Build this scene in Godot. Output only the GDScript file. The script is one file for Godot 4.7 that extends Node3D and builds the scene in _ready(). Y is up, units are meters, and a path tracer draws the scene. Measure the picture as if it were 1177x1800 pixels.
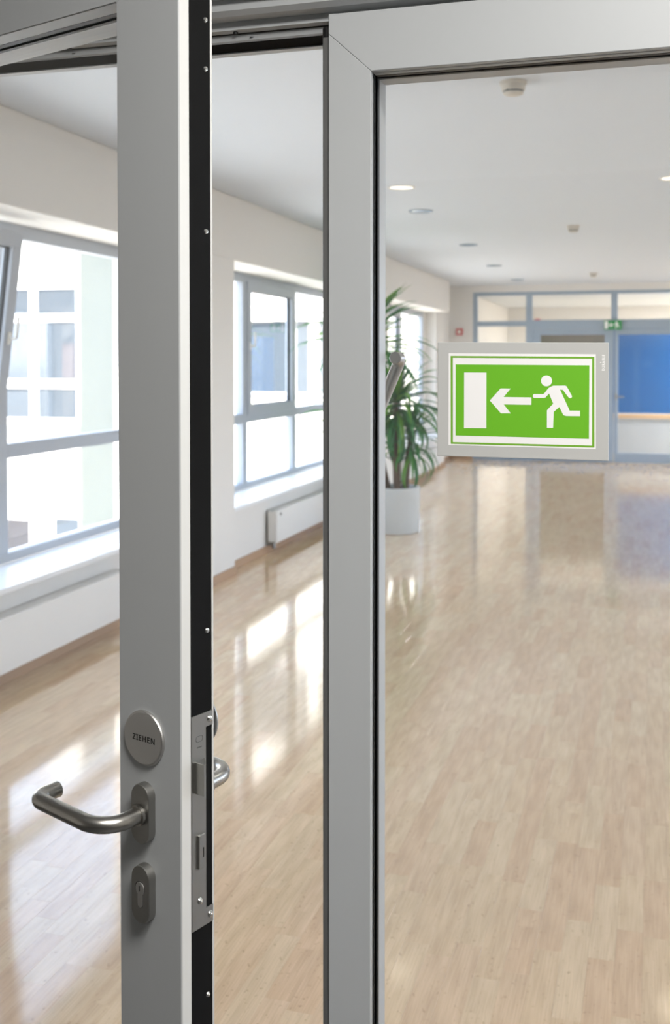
extends Node3D
# A bright corridor seen through an aluminium glass door: one leaf stands open, the other carries an escape-route sign.
# World: x right, y up, the corridor runs along -z. Units are metres.

const EYE := 1.6
const F := 1885.0            # focal length in pixels of the 1177 x 1800 frame
const PITCH := 1.3
const YAW := 16.56
const WX := -3.40            # inner face of the window frames
const PIER := -3.02          # room face of piers and lintel
const NICHE := -3.10         # wall below the sills
const CEIL := 2.84
const FARZ := -17.5
const DOORZ := -1.58         # front face of the closed leaf
const DEEP := 0.0935          # leaf thickness

var M := {}
var rng := RandomNumberGenerator.new()
var used := {}

# ------------------------------------------------------------------ helpers
func numbered(n: String) -> String:
	if not used.has(n):
		used[n] = 0
		return n
	used[n] += 1
	return "%s_%03d" % [n, used[n]]

func new_st() -> SurfaceTool:
	var st := SurfaceTool.new()
	st.begin(Mesh.PRIMITIVE_TRIANGLES)
	return st

func tri(st: SurfaceTool, a: Vector3, b: Vector3, c: Vector3, n: Vector3) -> void:
	var k := (b - a).cross(c - a)
	if k.length_squared() < 1e-20:
		return
	st.set_normal(n)
	if k.dot(n) > 0.0:
		st.add_vertex(a); st.add_vertex(c); st.add_vertex(b)
	else:
		st.add_vertex(a); st.add_vertex(b); st.add_vertex(c)

func tri3(st: SurfaceTool, a: Vector3, b: Vector3, c: Vector3, na: Vector3, nb: Vector3, nc: Vector3) -> void:
	var k := (b - a).cross(c - a)
	if k.length_squared() < 1e-20:
		return
	if k.dot(na + nb + nc) > 0.0:
		st.set_normal(na); st.add_vertex(a); st.set_normal(nc); st.add_vertex(c); st.set_normal(nb); st.add_vertex(b)
	else:
		st.set_normal(na); st.add_vertex(a); st.set_normal(nb); st.add_vertex(b); st.set_normal(nc); st.add_vertex(c)

func quad(st: SurfaceTool, a: Vector3, b: Vector3, c: Vector3, d: Vector3, n: Vector3) -> void:
	tri(st, a, b, c, n)
	tri(st, a, c, d, n)

# a box with chamfered edges, through the transform x
func box(st: SurfaceTool, lo: Vector3, hi: Vector3, bev := 0.0, x := Transform3D()) -> void:
	var c := (lo + hi) / 2.0
	var h := ((hi - lo) / 2.0).abs()
	bev = minf(bev, minf(h.x, minf(h.y, h.z)) * 0.9)
	for ax in 3:
		var b1 := (ax + 1) % 3
		var b2 := (ax + 2) % 3
		for s in [-1.0, 1.0]:
			var n := Vector3.ZERO
			n[ax] = s
			var p := []
			for q in [[-1, -1], [1, -1], [1, 1], [-1, 1]]:
				var v := Vector3.ZERO
				v[ax] = s * h[ax]
				v[b1] = q[0] * (h[b1] - bev)
				v[b2] = q[1] * (h[b2] - bev)
				p.append(x * (c + v))
			quad(st, p[0], p[1], p[2], p[3], (x.basis * n).normalized())
	if bev <= 0.0:
		return
	for ax in 3:
		var b1 := (ax + 1) % 3
		var b2 := (ax + 2) % 3
		for s1 in [-1.0, 1.0]:
			for s2 in [-1.0, 1.0]:
				var n := Vector3.ZERO
				n[b1] = s1
				n[b2] = s2
				var p := []
				for e in [[-1, 0], [1, 0], [1, 1], [-1, 1]]:
					var v := Vector3.ZERO
					v[ax] = e[0] * (h[ax] - bev)
					v[b1] = s1 * (h[b1] - (0.0 if e[1] == 0 else bev))
					v[b2] = s2 * (h[b2] - (bev if e[1] == 0 else 0.0))
					p.append(x * (c + v))
				quad(st, p[0], p[1], p[2], p[3], (x.basis * n).normalized())
	for sx in [-1.0, 1.0]:
		for sy in [-1.0, 1.0]:
			for sz in [-1.0, 1.0]:
				var s := Vector3(sx, sy, sz)
				var a := x * (c + s * (h - Vector3(0, bev, bev)))
				var b := x * (c + s * (h - Vector3(bev, 0, bev)))
				var d := x * (c + s * (h - Vector3(bev, bev, 0)))
				tri(st, a, b, d, (x.basis * s).normalized())

# a polygon in x/y pushed from z0 to z1, its front and back rims chamfered
func extrude(st: SurfaceTool, poly: PackedVector2Array, z0: float, z1: float, bev := 0.0, smooth := false, x := Transform3D()) -> void:
	if Geometry2D.is_polygon_clockwise(poly):
		poly.reverse()
	var m := poly.size()
	var en := []
	for i in m:
		var d := (poly[(i + 1) % m] - poly[i]).normalized()
		en.append(Vector2(d.y, -d.x))
	var ins := PackedVector2Array()
	var vn := []
	for i in m:
		var a: Vector2 = en[(i + m - 1) % m]
		var b: Vector2 = en[i]
		var k := (a + b).normalized()
		vn.append(k)
		ins.append(poly[i] - k * bev / maxf(0.3, k.dot(b)))
	var idx := Geometry2D.triangulate_polygon(ins)
	for s in 2:
		var z := z1 if s else z0
		var n := x.basis * Vector3(0, 0, 1 if s else -1)
		for t in range(0, idx.size(), 3):
			var a := ins[idx[t]]
			var b := ins[idx[t + 1]]
			var c := ins[idx[t + 2]]
			tri(st, x * Vector3(a.x, a.y, z), x * Vector3(b.x, b.y, z), x * Vector3(c.x, c.y, z), n.normalized())
	for i in m:
		var j := (i + 1) % m
		var ni: Vector2 = vn[i] if smooth else en[i]
		var nj: Vector2 = vn[j] if smooth else en[i]
		var n3i := (x.basis * Vector3(ni.x, ni.y, 0)).normalized()
		var n3j := (x.basis * Vector3(nj.x, nj.y, 0)).normalized()
		var a := x * Vector3(poly[i].x, poly[i].y, z0 + bev)
		var b := x * Vector3(poly[j].x, poly[j].y, z0 + bev)
		var c := x * Vector3(poly[j].x, poly[j].y, z1 - bev)
		var d := x * Vector3(poly[i].x, poly[i].y, z1 - bev)
		tri3(st, a, b, c, n3i, n3j, n3j)
		tri3(st, a, c, d, n3i, n3j, n3i)
		if bev > 0.0:
			for s in [0, 1]:
				var zi := z1 if s else z0
				var zo := z1 - bev if s else z0 + bev
				var up := x.basis * Vector3(0, 0, 1 if s else -1)
				var e := x * Vector3(ins[i].x, ins[i].y, zi)
				var f := x * Vector3(ins[j].x, ins[j].y, zi)
				var g := x * Vector3(poly[j].x, poly[j].y, zo)
				var h := x * Vector3(poly[i].x, poly[i].y, zo)
				tri3(st, e, f, g, (n3i + up).normalized(), (n3j + up).normalized(), (n3j + up).normalized())
				tri3(st, e, g, h, (n3i + up).normalized(), (n3j + up).normalized(), (n3i + up).normalized())

# profile points (radius, height) turned about y
func lathe(st: SurfaceTool, prof: Array, seg := 32, x := Transform3D(), flat := false) -> void:
	for i in prof.size() - 1:
		var p: Vector2 = prof[i]
		var q: Vector2 = prof[i + 1]
		var d := (q - p).normalized()
		var nn := Vector2(d.y, -d.x)
		for k in seg:
			var a0 := TAU * k / seg
			var a1 := TAU * (k + 1) / seg
			var pa := x * Vector3(p.x * cos(a0), p.y, p.x * sin(a0))
			var pb := x * Vector3(p.x * cos(a1), p.y, p.x * sin(a1))
			var qa := x * Vector3(q.x * cos(a0), q.y, q.x * sin(a0))
			var qb := x * Vector3(q.x * cos(a1), q.y, q.x * sin(a1))
			var na := (x.basis * Vector3(nn.x * cos(a0), nn.y, nn.x * sin(a0))).normalized()
			var nb := (x.basis * Vector3(nn.x * cos(a1), nn.y, nn.x * sin(a1))).normalized()
			tri3(st, pa, pb, qb, na, nb, nb)
			tri3(st, pa, qb, qa, na, nb, na)

# a round bar along points, ends closed by a slightly domed cap
func tube(st: SurfaceTool, pts: Array, r: float, seg := 20, r_end := -1.0) -> void:
	var m := pts.size()
	var rings := []
	var norms := []
	var up := Vector3.UP
	var dir0: Vector3 = (pts[1] - pts[0]).normalized()
	if absf(dir0.dot(up)) > 0.9:
		up = Vector3.RIGHT
	var side := dir0.cross(up).normalized()
	for i in m:
		var d: Vector3 = (pts[mini(i + 1, m - 1)] - pts[maxi(i - 1, 0)]).normalized()
		side = (side - d * side.dot(d)).normalized()
		var o := d.cross(side).normalized()
		var rr := r if r_end < 0.0 else lerpf(r, r_end, float(i) / (m - 1))
		var ring := []
		var nr := []
		for k in seg:
			var a := TAU * k / seg
			var v := side * cos(a) + o * sin(a)
			nr.append(v)
			ring.append(pts[i] + v * rr)
		rings.append(ring)
		norms.append(nr)
	for i in m - 1:
		for k in seg:
			var l := (k + 1) % seg
			tri3(st, rings[i][k], rings[i][l], rings[i + 1][l], norms[i][k], norms[i][l], norms[i + 1][l])
			tri3(st, rings[i][k], rings[i + 1][l], rings[i + 1][k], norms[i][k], norms[i + 1][l], norms[i + 1][k])
	for e in 2:
		var at := 0 if e == 0 else m - 1
		var d: Vector3 = (pts[0] - pts[1]).normalized() if e == 0 else (pts[m - 1] - pts[m - 2]).normalized()
		var rr := r if e == 0 or r_end < 0.0 else r_end
		var tip: Vector3 = pts[at] + d * rr * 0.10
		for k in seg:
			var l := (k + 1) % seg
			var ra: Vector3 = rings[at][k]
			var rb: Vector3 = rings[at][l]
			var ia: Vector3 = pts[at] + (ra - pts[at]) * 0.86 + d * rr * 0.10
			var ib: Vector3 = pts[at] + (rb - pts[at]) * 0.86 + d * rr * 0.10
			quad(st, ra, rb, ib, ia, (d + (ra - pts[at]).normalized()).normalized())
			tri(st, tip, ia, ib, d)

func arc_path(corners: Array, radii: Array, steps := 8) -> Array:
	var out := [corners[0]]
	for i in range(1, corners.size() - 1):
		var c: Vector3 = corners[i]
		var a: Vector3 = (corners[i - 1] - c).normalized()
		var b: Vector3 = (corners[i + 1] - c).normalized()
		var half := a.angle_to(b) / 2.0
		var r: float = radii[i - 1]
		var cut := r / tan(half)
		var mid: Vector3 = c + (a + b).normalized() * r / sin(half)
		var p0 := c + a * cut
		var p1 := c + b * cut
		var v0 := p0 - mid
		var v1 := p1 - mid
		for k in steps + 1:
			out.append(mid + v0.slerp(v1, float(k) / steps))
	out.append(corners[-1])
	return out

func oval(w: float, h: float, seg := 14) -> PackedVector2Array:
	var p := PackedVector2Array()
	var r := w / 2.0
	for k in seg + 1:
		var a := PI * k / seg
		p.append(Vector2(cos(a) * r, h / 2.0 - r + sin(a) * r))
	for k in seg + 1:
		var a := PI + PI * k / seg
		p.append(Vector2(cos(a) * r, -h / 2.0 + r + sin(a) * r))
	return p

func rect(x0: float, y0: float, x1: float, y1: float) -> PackedVector2Array:
	return PackedVector2Array([Vector2(x0, y0), Vector2(x1, y0), Vector2(x1, y1), Vector2(x0, y1)])

func disc(r: float, seg := 40, c := Vector2.ZERO) -> PackedVector2Array:
	var p := PackedVector2Array()
	for k in seg:
		p.append(c + Vector2(cos(TAU * k / seg), sin(TAU * k / seg)) * r)
	return p

func obj(called: String, st: SurfaceTool, m: Material, parent: Node3D = null, label := "") -> MeshInstance3D:
	var o := MeshInstance3D.new()
	o.mesh = st.commit()
	o.material_override = m
	if parent == null:
		o.name = numbered(called)
		add_child(o, true)
	else:
		o.name = called
		parent.add_child(o, true)
	if label:
		o.set_meta("label", label)
	return o

func bx(called: String, lo: Vector3, hi: Vector3, m: Material, parent: Node3D = null, bev := 0.0) -> MeshInstance3D:
	var st := new_st()
	box(st, lo, hi, bev)
	return obj(called, st, m, parent)

func tag(o: Node3D, label: String, category := "", group := "", kind := "") -> Node3D:
	o.set_meta("label", label)
	if category:
		o.set_meta("category", category)
	if group:
		o.set_meta("group", group)
	if kind:
		o.set_meta("kind", kind)
	return o

func thing(called: String, at: Vector3, label: String, category := "", group := "", kind := "") -> Node3D:
	var o := Node3D.new()
	o.name = numbered(called)
	add_child(o, true)
	o.position = at
	return tag(o, label, category, group, kind)

func mat(called: String, c: Color, rough: float, metal := 0.0, spec := 0.5) -> StandardMaterial3D:
	var m := StandardMaterial3D.new()
	m.resource_name = called
	m.albedo_color = c
	m.roughness = rough
	m.metallic = metal
	m.metallic_specular = spec
	M[called] = m
	return m

func glass_mat(called: String, c: Color) -> StandardMaterial3D:
	var m := mat(called, c, 0.0)
	m.transparency = BaseMaterial3D.TRANSPARENCY_ALPHA
	return m

func noise_tex(w: int, h: int, f: Callable) -> ImageTexture:
	var im := Image.create(w, h, false, Image.FORMAT_RGB8)
	for y in h:
		for x in w:
			im.set_pixel(x, y, f.call(x, y))
	im.generate_mipmaps()
	return ImageTexture.create_from_image(im)

# ------------------------------------------------------------------ the scene
func _ready() -> void:
	rng.seed = 20240611
	view_and_light()
	materials()
	floors()
	shell()
	windows()
	right_windows()
	far_glazing()
	outdoors()
	front_frame()
	open_leaf()
	closed_leaf()
	escape_sign()
	radiators()
	plant()
	ceiling_things()
	beyond()

func view_and_light() -> void:
	var cam := Camera3D.new()
	cam.name = "camera"
	cam.position = Vector3(0, EYE, 0)
	cam.rotation_degrees = Vector3(-PITCH, YAW, 0)
	cam.near = 0.05
	cam.far = 200.0
	cam.projection = Camera3D.PROJECTION_FRUSTUM
	cam.size = 0.05 * 1800.0 / F
	cam.frustum_offset = Vector2(0.0, -0.05 * (900.0 - 678.8) / F)
	add_child(cam)
	cam.current = true
	var at := CameraAttributesPhysical.new()
	at.frustum_focal_length = 38.0
	at.exposure_aperture = 7.2
	at.frustum_focus_distance = 1.52

	var sky := ProceduralSkyMaterial.new()
	sky.sky_top_color = Color(0.76, 0.86, 1.0)
	sky.sky_horizon_color = Color(0.94, 0.97, 1.0)
	sky.ground_bottom_color = Color(0.55, 0.56, 0.57)
	sky.ground_horizon_color = Color(0.8, 0.82, 0.84)
	var e := Environment.new()
	e.background_mode = Environment.BG_SKY
	e.sky = Sky.new()
	e.sky.sky_material = sky
	e.background_energy_multiplier = 6.5
	e.tonemap_mode = Environment.TONE_MAPPER_LINEAR
	e.tonemap_exposure = 0.96
	e.sdfgi_enabled = true
	e.ssao_enabled = true
	e.ssil_enabled = true
	var w := WorldEnvironment.new()
	w.name = "world_environment"
	w.environment = e
	w.camera_attributes = at
	add_child(w)

	var sun := DirectionalLight3D.new()
	sun.name = "sun"
	sun.rotation_degrees = Vector3(-42, -3, 0)     # from behind the viewer, along the corridor, onto the buildings across the yard
	sun.light_color = Color(1.0, 0.97, 0.92)
	sun.light_energy = 8.0
	sun.light_angular_distance = 0.6
	sun.shadow_enabled = true
	sun.sky_mode = DirectionalLight3D.SKY_MODE_LIGHT_ONLY
	add_child(sun)

func ceiling_panel(at: Vector3, size: Vector2, energy: float, label: String, tint := Color(1, 0.99, 0.975)) -> void:
	var t := thing("ceiling_panel_lamp", at, label, "lamp", "square ceiling panel lamps")
	bx("frame", Vector3(-size.x / 2 - 0.02, -0.012, -size.y / 2 - 0.02), Vector3(size.x / 2 + 0.02, 0, size.y / 2 + 0.02), M.white_plastic, t, 0.003)
	bx("diffuser", Vector3(-size.x / 2, -0.015, -size.y / 2), Vector3(size.x / 2, -0.0125, size.y / 2), M.lamp_glow, t)
	var l := AreaLight3D.new()
	l.name = "panel_light"
	l.area_size = size
	l.light_energy = energy
	l.light_color = tint
	l.shadow_enabled = true
	l.position = Vector3(0, -0.02, 0)
	l.rotation_degrees = Vector3(-90, 0, 0)
	t.add_child(l)

func materials() -> void:
	mat("wall", Color(0.905, 0.89, 0.865), 0.9)
	mat("lobby_wall", Color(0.55, 0.55, 0.545), 0.9)
	mat("ceiling", Color(0.86, 0.88, 0.90), 0.95)
	mat("alu", Color(0.70, 0.71, 0.715), 0.42)
	mat("alu_edge", Color(0.82, 0.82, 0.81), 0.4)
	mat("alu_dark", Color(0.36, 0.36, 0.355), 0.45)
	mat("window_paint", Color(0.69, 0.71, 0.735), 0.5)
	mat("far_paint", Color(0.60, 0.66, 0.72), 0.5)
	mat("gasket", Color(0.05, 0.052, 0.055), 0.5)
	mat("black", Color(0.03, 0.031, 0.033), 0.75, 0.0, 0.3)
	mat("steel", Color(0.70, 0.69, 0.67), 0.30, 1.0)
	mat("steel_dull", Color(0.62, 0.615, 0.60), 0.44, 1.0)
	mat("steel_plate", Color(0.76, 0.755, 0.745), 0.48, 1.0)
	mat("steel_bright", Color(0.85, 0.85, 0.84), 0.22, 1.0)
	mat("white_paint", Color(0.92, 0.91, 0.89), 0.35)
	mat("white_plastic", Color(0.90, 0.89, 0.86), 0.45)
	mat("detector_plastic", Color(0.80, 0.77, 0.72), 0.5)
	mat("sill", Color(0.93, 0.93, 0.925), 0.3)
	mat("skirting", Color(0.70, 0.57, 0.45), 0.4)
	mat("pot", Color(0.80, 0.80, 0.78), 0.45)
	mat("soil", Color(0.16, 0.12, 0.10), 0.95)
	mat("bark", Color(0.40, 0.31, 0.25), 0.85)
	for k in 4:
		var g := mat("leaf_%d" % k, [Color(0.22, 0.48, 0.16), Color(0.14, 0.42, 0.19), Color(0.38, 0.56, 0.17), Color(0.10, 0.38, 0.22)][k], 0.38)
		g.cull_mode = BaseMaterial3D.CULL_DISABLED
		g.backlight_enabled = true
		g.backlight = Color(0.16, 0.32, 0.09)
	glass_mat("glass", Color(0.97, 1.0, 0.99, 0.02))
	glass_mat("window_glass", Color(0.93, 0.97, 1.0, 0.03))
	mat("sign_metal", Color(0.745, 0.745, 0.735), 0.4)
	mat("sign_white", Color(0.955, 0.95, 0.945), 0.5)
	mat("sign_green", Color(0.42, 0.72, 0.13), 0.5)
	mat("sign_green_dark", Color(0.45, 0.67, 0.19), 0.5)
	mat("ink", Color(0.06, 0.06, 0.06), 0.6)
	mat("engraving", Color(0.20, 0.20, 0.20), 0.6)
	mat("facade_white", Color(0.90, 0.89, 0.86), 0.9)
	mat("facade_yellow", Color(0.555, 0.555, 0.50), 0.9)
	mat("facade_frame", Color(0.92, 0.92, 0.92), 0.6)
	mat("facade_glass", Color(0.25, 0.28, 0.31), 0.12, 0.0, 0.3)
	mat("curtain", Color(0.27, 0.265, 0.29), 0.9)
	mat("facade_brown", Color(0.12, 0.085, 0.08), 0.6)
	mat("paving", Color(0.75, 0.74, 0.71), 0.95)
	mat("board_blue", Color(0.0, 0.36, 0.63), 0.6, 0.0, 0.2)
	mat("board_grey", Color(0.70, 0.72, 0.74), 0.6)
	mat("board_wood", Color(0.80, 0.66, 0.50), 0.5)
	mat("cupboard", Color(0.42, 0.38, 0.32), 0.6)
	mat("alarm_red", Color(0.78, 0.16, 0.18), 0.4)
	mat("exit_green", Color(0.05, 0.55, 0.27), 0.4)
	mat("beyond_floor", Color(0.74, 0.68, 0.58), 0.25)
	mat("lobby_stone", Color(0.30, 0.30, 0.30), 0.5)
	mat("lens_off", Color(0.55, 0.62, 0.68), 0.2)
	var g1 := mat("lamp_glow", Color(1, 1, 1), 0.6)
	g1.emission_enabled = true
	g1.emission = Color(1.0, 0.97, 0.9)
	g1.emission_energy_multiplier = 1.3

# ------------------------------------------------------------------ floor
const PW := 0.07

func plank_mesh(length: float, off: Vector2) -> ArrayMesh:
	var st := new_st()
	plank_into(st, Vector3.ZERO, length, off)
	return st.commit()

func uvv(st: SurfaceTool, v: Vector3, o: Vector3, off: Vector2, n: Vector3) -> void:
	st.set_normal(n)
	st.set_uv(off + Vector2((v.x - o.x) * 1.4, (v.z - o.z) * 0.9))
	st.add_vertex(v)

func plank_into(st: SurfaceTool, o: Vector3, length: float, off: Vector2, g := 0.0001, b := 0.0003) -> void:
	# o: centre of the top face; the long side runs along z
	var w := PW / 2.0 - g
	var l := length / 2.0 - g
	var top := [Vector3(-w + b, 0, -l + b), Vector3(w - b, 0, -l + b), Vector3(w - b, 0, l - b), Vector3(-w + b, 0, l - b)]
	var rim := [Vector3(-w, -b * 0.25, -l), Vector3(w, -b * 0.25, -l), Vector3(w, -b * 0.25, l), Vector3(-w, -b * 0.25, l)]
	var low := [Vector3(-w, -0.012, -l), Vector3(w, -0.012, -l), Vector3(w, -0.012, l), Vector3(-w, -0.012, l)]
	for f in [[0, 1, 2], [0, 2, 3]]:
		for k in f:
			uvv(st, o + top[k], o, off, Vector3.UP)
	for i in 4:
		var j := (i + 1) % 4
		var out: Vector3 = [Vector3(0, 0, -1), Vector3(1, 0, 0), Vector3(0, 0, 1), Vector3(-1, 0, 0)][i]
		for k in [rim[i], rim[j], top[j], rim[i], top[j], top[i]]:
			uvv(st, o + k, o, off, (out + Vector3.UP).normalized())
		for k in [low[i], low[j], rim[j], low[i], rim[j], rim[i]]:
			uvv(st, o + k, o, off, out)

func floors() -> void:
	var fine := FastNoiseLite.new()
	fine.seed = 3
	fine.frequency = 1.0
	fine.fractal_octaves = 3
	var flame := FastNoiseLite.new()
	flame.seed = 11
	flame.frequency = 1.0
	flame.fractal_octaves = 2
	var grain := noise_tex(512, 1024, func(x, y):
		var u: float = x / 512.0
		var v: float = y / 1024.0
		var g := fine.get_noise_2d(u * 150.0, v * 5.0) * 0.05
		g += flame.get_noise_2d(u * 14.0, v * 3.5) * 0.05
		var mark: float = flame.get_noise_2d(u * 34.0 + 40.0, v * 42.0)
		g -= maxf(0.0, mark - 0.50) * 0.35
		var k: float = clampf(0.95 + g, 0.0, 1.0)
		return Color(k, k * (0.985 + g * 0.12), k * (0.965 + g * 0.25)))
	var fl := thing("floor", Vector3.ZERO, "pale maple strip parquet with a glossy varnish", "", "", "structure")
	# tones of the strips, pale sand to pinkish tan
	var tones := [Color(0.903, 0.797, 0.660), Color(0.898, 0.788, 0.650), Color(0.894, 0.779, 0.645), Color(0.907, 0.805, 0.672), Color(0.886, 0.762, 0.628), Color(0.895, 0.779, 0.648), Color(0.878, 0.752, 0.617), Color(0.905, 0.801, 0.664)]
	var tone_mats := []
	for k in tones.size():
		var m := mat("parquet_%d" % k, tones[k], 0.09, 0.0, 0.60)
		m.albedo_texture = grain
		tone_mats.append(m)
	var lengths := [0.34, 0.42, 0.48, 0.54]
	var variants := {}
	for a in lengths.size():
		for b in 5:
			variants[[a, b]] = plank_mesh(lengths[a], Vector2(rng.randf(), rng.randf()))
	var bulk := []
	for k in tones.size():
		bulk.append(new_st())
	var spots := []
	var ncol := int((3.2 - NICHE) / PW) + 1
	for c in ncol:
		var x := NICHE + (c + 0.5) * PW
		var z := -1.69
		var first := true
		while z > -17.455:
			var a := rng.randi() % 4
			var l: float = lengths[a]
			if first:
				l *= rng.randf_range(0.2, 1.0)
				first = false
			l = minf(l, z + 17.46)
			var tone := rng.randi() % tones.size()
			spots.append([Vector3(x, 0, z - l / 2.0), a, rng.randi() % 5, tone, l])
			z -= l
	# the strips that lie nearest in view become parts of their own, the rest one lot
	var seen := []
	var right := Vector3(cos(deg_to_rad(YAW)), 0, -sin(deg_to_rad(YAW)))
	var ahead := Vector3(-sin(deg_to_rad(YAW)), 0, -cos(deg_to_rad(YAW)))
	for i in spots.size():
		var p: Vector3 = spots[i][0]
		var d := p.dot(ahead)
		var s := p.dot(right) / maxf(d, 0.1)
		if absf(spots[i][4] - lengths[spots[i][1]]) < 0.0001 and d > 2.55 and s > -0.335 and s < 0.33 and not (s > -0.205 and s < -0.12) and not (s > -0.01 and s < 0.04):
			seen.append([d, i])
	seen.sort_custom(func(a, b): return a[0] < b[0])
	var own := {}
	for k in mini(298, seen.size()):
		own[seen[k][1]] = true
	for i in spots.size():
		var s: Array = spots[i]
		if own.has(i):
			var o := MeshInstance3D.new()
			o.name = "plank"
			o.mesh = variants[[s[1], s[2]]]
			o.material_override = tone_mats[s[3]]
			o.position = s[0]
			fl.add_child(o, true)
		else:
			plank_into(bulk[s[3]], s[0], s[4], Vector2(fposmod(i * 0.377, 1.0), fposmod(i * 0.731, 1.0)), 0.0, 0.0)
	var am := ArrayMesh.new()
	for k in tones.size():
		bulk[k].set_material(tone_mats[k])
		bulk[k].commit(am)
	var rest := MeshInstance3D.new()
	rest.name = "parquet_strips"
	rest.mesh = am
	rest.set_meta("kind", "stuff")
	fl.add_child(rest)
	bx("subfloor", Vector3(-3.55, -0.3, -25.0), Vector3(3.5, -0.0125, 4.2), M.skirting, fl)
	bx("threshold", Vector3(-3.02, -0.0124, -1.69), Vector3(3.2, 0.002, -1.60), M.alu_dark, fl, 0.001)
	bx("lobby_slab", Vector3(-3.02, -0.0124, -1.60), Vector3(3.2, 0.0, 4.0), M.lobby_stone, fl)
	bx("floor_beyond", Vector3(-3.2, -0.0124, -25.0), Vector3(3.2, -0.0005, -17.461), M.beyond_floor, fl)

# ------------------------------------------------------------------ walls, ceiling, skirting
const RIGHT_BAYS := [[-18.3, -23.7], [-12.4, -16.9], [-7.2, -11.7], [-2.2, -6.5]]   # z from, to
const BAYS := [[-2.64, -6.61], [-7.51, -11.48], [-12.38, -16.35]]

func shell() -> void:
	var st := new_st()
	box(st, Vector3(-3.55, 2.362, -16.35), Vector3(PIER, CEIL, 4.2), 0.006)
	var piers := [[4.2, -2.64], [-6.61, -7.51], [-11.48, -12.38]]
	for p in piers:
		box(st, Vector3(-3.55, -3.6, p[1]), Vector3(PIER, 2.363, p[0]), 0.004)
	for b in BAYS:
		box(st, Vector3(-3.55, -3.6, b[1]), Vector3(NICHE, 0.468, b[0]))
	box(st, Vector3(-3.55, -3.6, -25.0), Vector3(-3.23, CEIL, -16.35), 0.004)
	tag(obj("wall_left", st, M.wall), "white wall of piers and lintels between the wide windows", "", "", "structure")
	tag(bx("ceiling", Vector3(-3.55, CEIL, -25.0), Vector3(3.5, CEIL + 0.3, 4.2), M.ceiling), "plain white ceiling above the corridor", "", "", "structure")
	var wr := new_st()
	box(wr, Vector3(3.2, -0.3, -25.0), Vector3(3.5, 0.45, 4.2))
	box(wr, Vector3(3.2, 2.5, -25.0), Vector3(3.5, CEIL, 4.2))
	var from := -25.0
	for b in RIGHT_BAYS:
		box(wr, Vector3(3.2, 0.449, from), Vector3(3.5, 2.501, b[1]))
		from = b[0]
	box(wr, Vector3(3.2, 0.449, from), Vector3(3.5, 2.501, 4.2))
	tag(obj("wall_right", wr, M.wall), "white wall with a second row of windows opposite the yard", "", "", "structure")
	tag(bx("wall_back", Vector3(-3.02, -0.3, 4.0), Vector3(3.2, CEIL, 4.2), M.lobby_wall), "plain grey wall behind the viewer", "", "", "structure")
	var fr := new_st()
	box(fr, Vector3(PIER, 0, -1.66), Vector3(-1.765, CEIL, -1.575))
	box(fr, Vector3(0.805, 0, -1.66), Vector3(3.2, CEIL, -1.575))
	box(fr, Vector3(-1.765, 2.26, -1.66), Vector3(0.805, CEIL, -1.575))
	tag(obj("wall_front", fr, M.wall), "white partition that holds the glass doors", "", "", "structure")
	var wf := new_st()
	box(wf, Vector3(-3.23, 0, -17.6), Vector3(-2.84, CEIL, -17.46))
	box(wf, Vector3(-2.84, 2.73, -17.6), Vector3(3.2, CEIL, -17.46))
	tag(obj("wall_far", wf, M.wall), "white end wall around the glazed far partition", "", "", "structure")
	# skirting: along niches, piers and their returns
	var sk := thing("baseboard_left", Vector3.ZERO, "low brown wooden skirting along the window wall", "", "", "structure")
	var hgt := 0.062
	for p in piers:
		bx("board", Vector3(PIER, 0, p[1]), Vector3(PIER + 0.014, hgt, p[0]), M.skirting, sk, 0.002)
	for b in BAYS:
		bx("board", Vector3(NICHE, 0, b[1]), Vector3(NICHE + 0.014, hgt, b[0] - 0.014), M.skirting, sk, 0.002)
		bx("board", Vector3(NICHE + 0.014, 0, b[0] - 0.014), Vector3(PIER + 0.014, hgt, b[0]), M.skirting, sk, 0.002)
		if b[1] > -16.0:
			bx("board", Vector3(NICHE + 0.014, 0, b[1]), Vector3(PIER + 0.014, hgt, b[1] + 0.014), M.skirting, sk, 0.002)
	bx("board", Vector3(-3.23, 0, -17.46), Vector3(-3.216, hgt, -16.35), M.skirting, sk, 0.002)
	var skf := thing("baseboard_far", Vector3.ZERO, "brown wooden skirting below the white end wall", "", "", "structure")
	bx("board", Vector3(-3.216, 0, -17.46), Vector3(-2.84, hgt, -17.446), M.skirting, skf, 0.002)
	var skr := thing("baseboard_right", Vector3.ZERO, "brown wooden skirting opposite the windows", "", "", "structure")
	bx("board", Vector3(3.186, 0, -17.46), Vector3(3.2, hgt, 4.0), M.skirting, skr, 0.002)

# ------------------------------------------------------------------ windows on the yard
func member(parent: Node3D, called: String, z0: float, z1: float, y0: float, y1: float, x1 := WX, depth := 0.075) -> void:
	bx(called, Vector3(x1 - depth, y0, z0), Vector3(x1, y1, z1), M.window_paint, parent, 0.004)

func window_handle(parent: Node3D, at: Vector3) -> void:
	var h := new_st()
	box(h, at + Vector3(0, -0.035, -0.015), at + Vector3(0.012, 0.035, 0.015), 0.004)
	tube(h, arc_path([at + Vector3(0.01, 0, 0), at + Vector3(0.05, 0, 0), at + Vector3(0.05, 0.12, 0)], [0.018], 5), 0.009, 10)
	obj("handle", h, M.white_plastic, parent)

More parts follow.
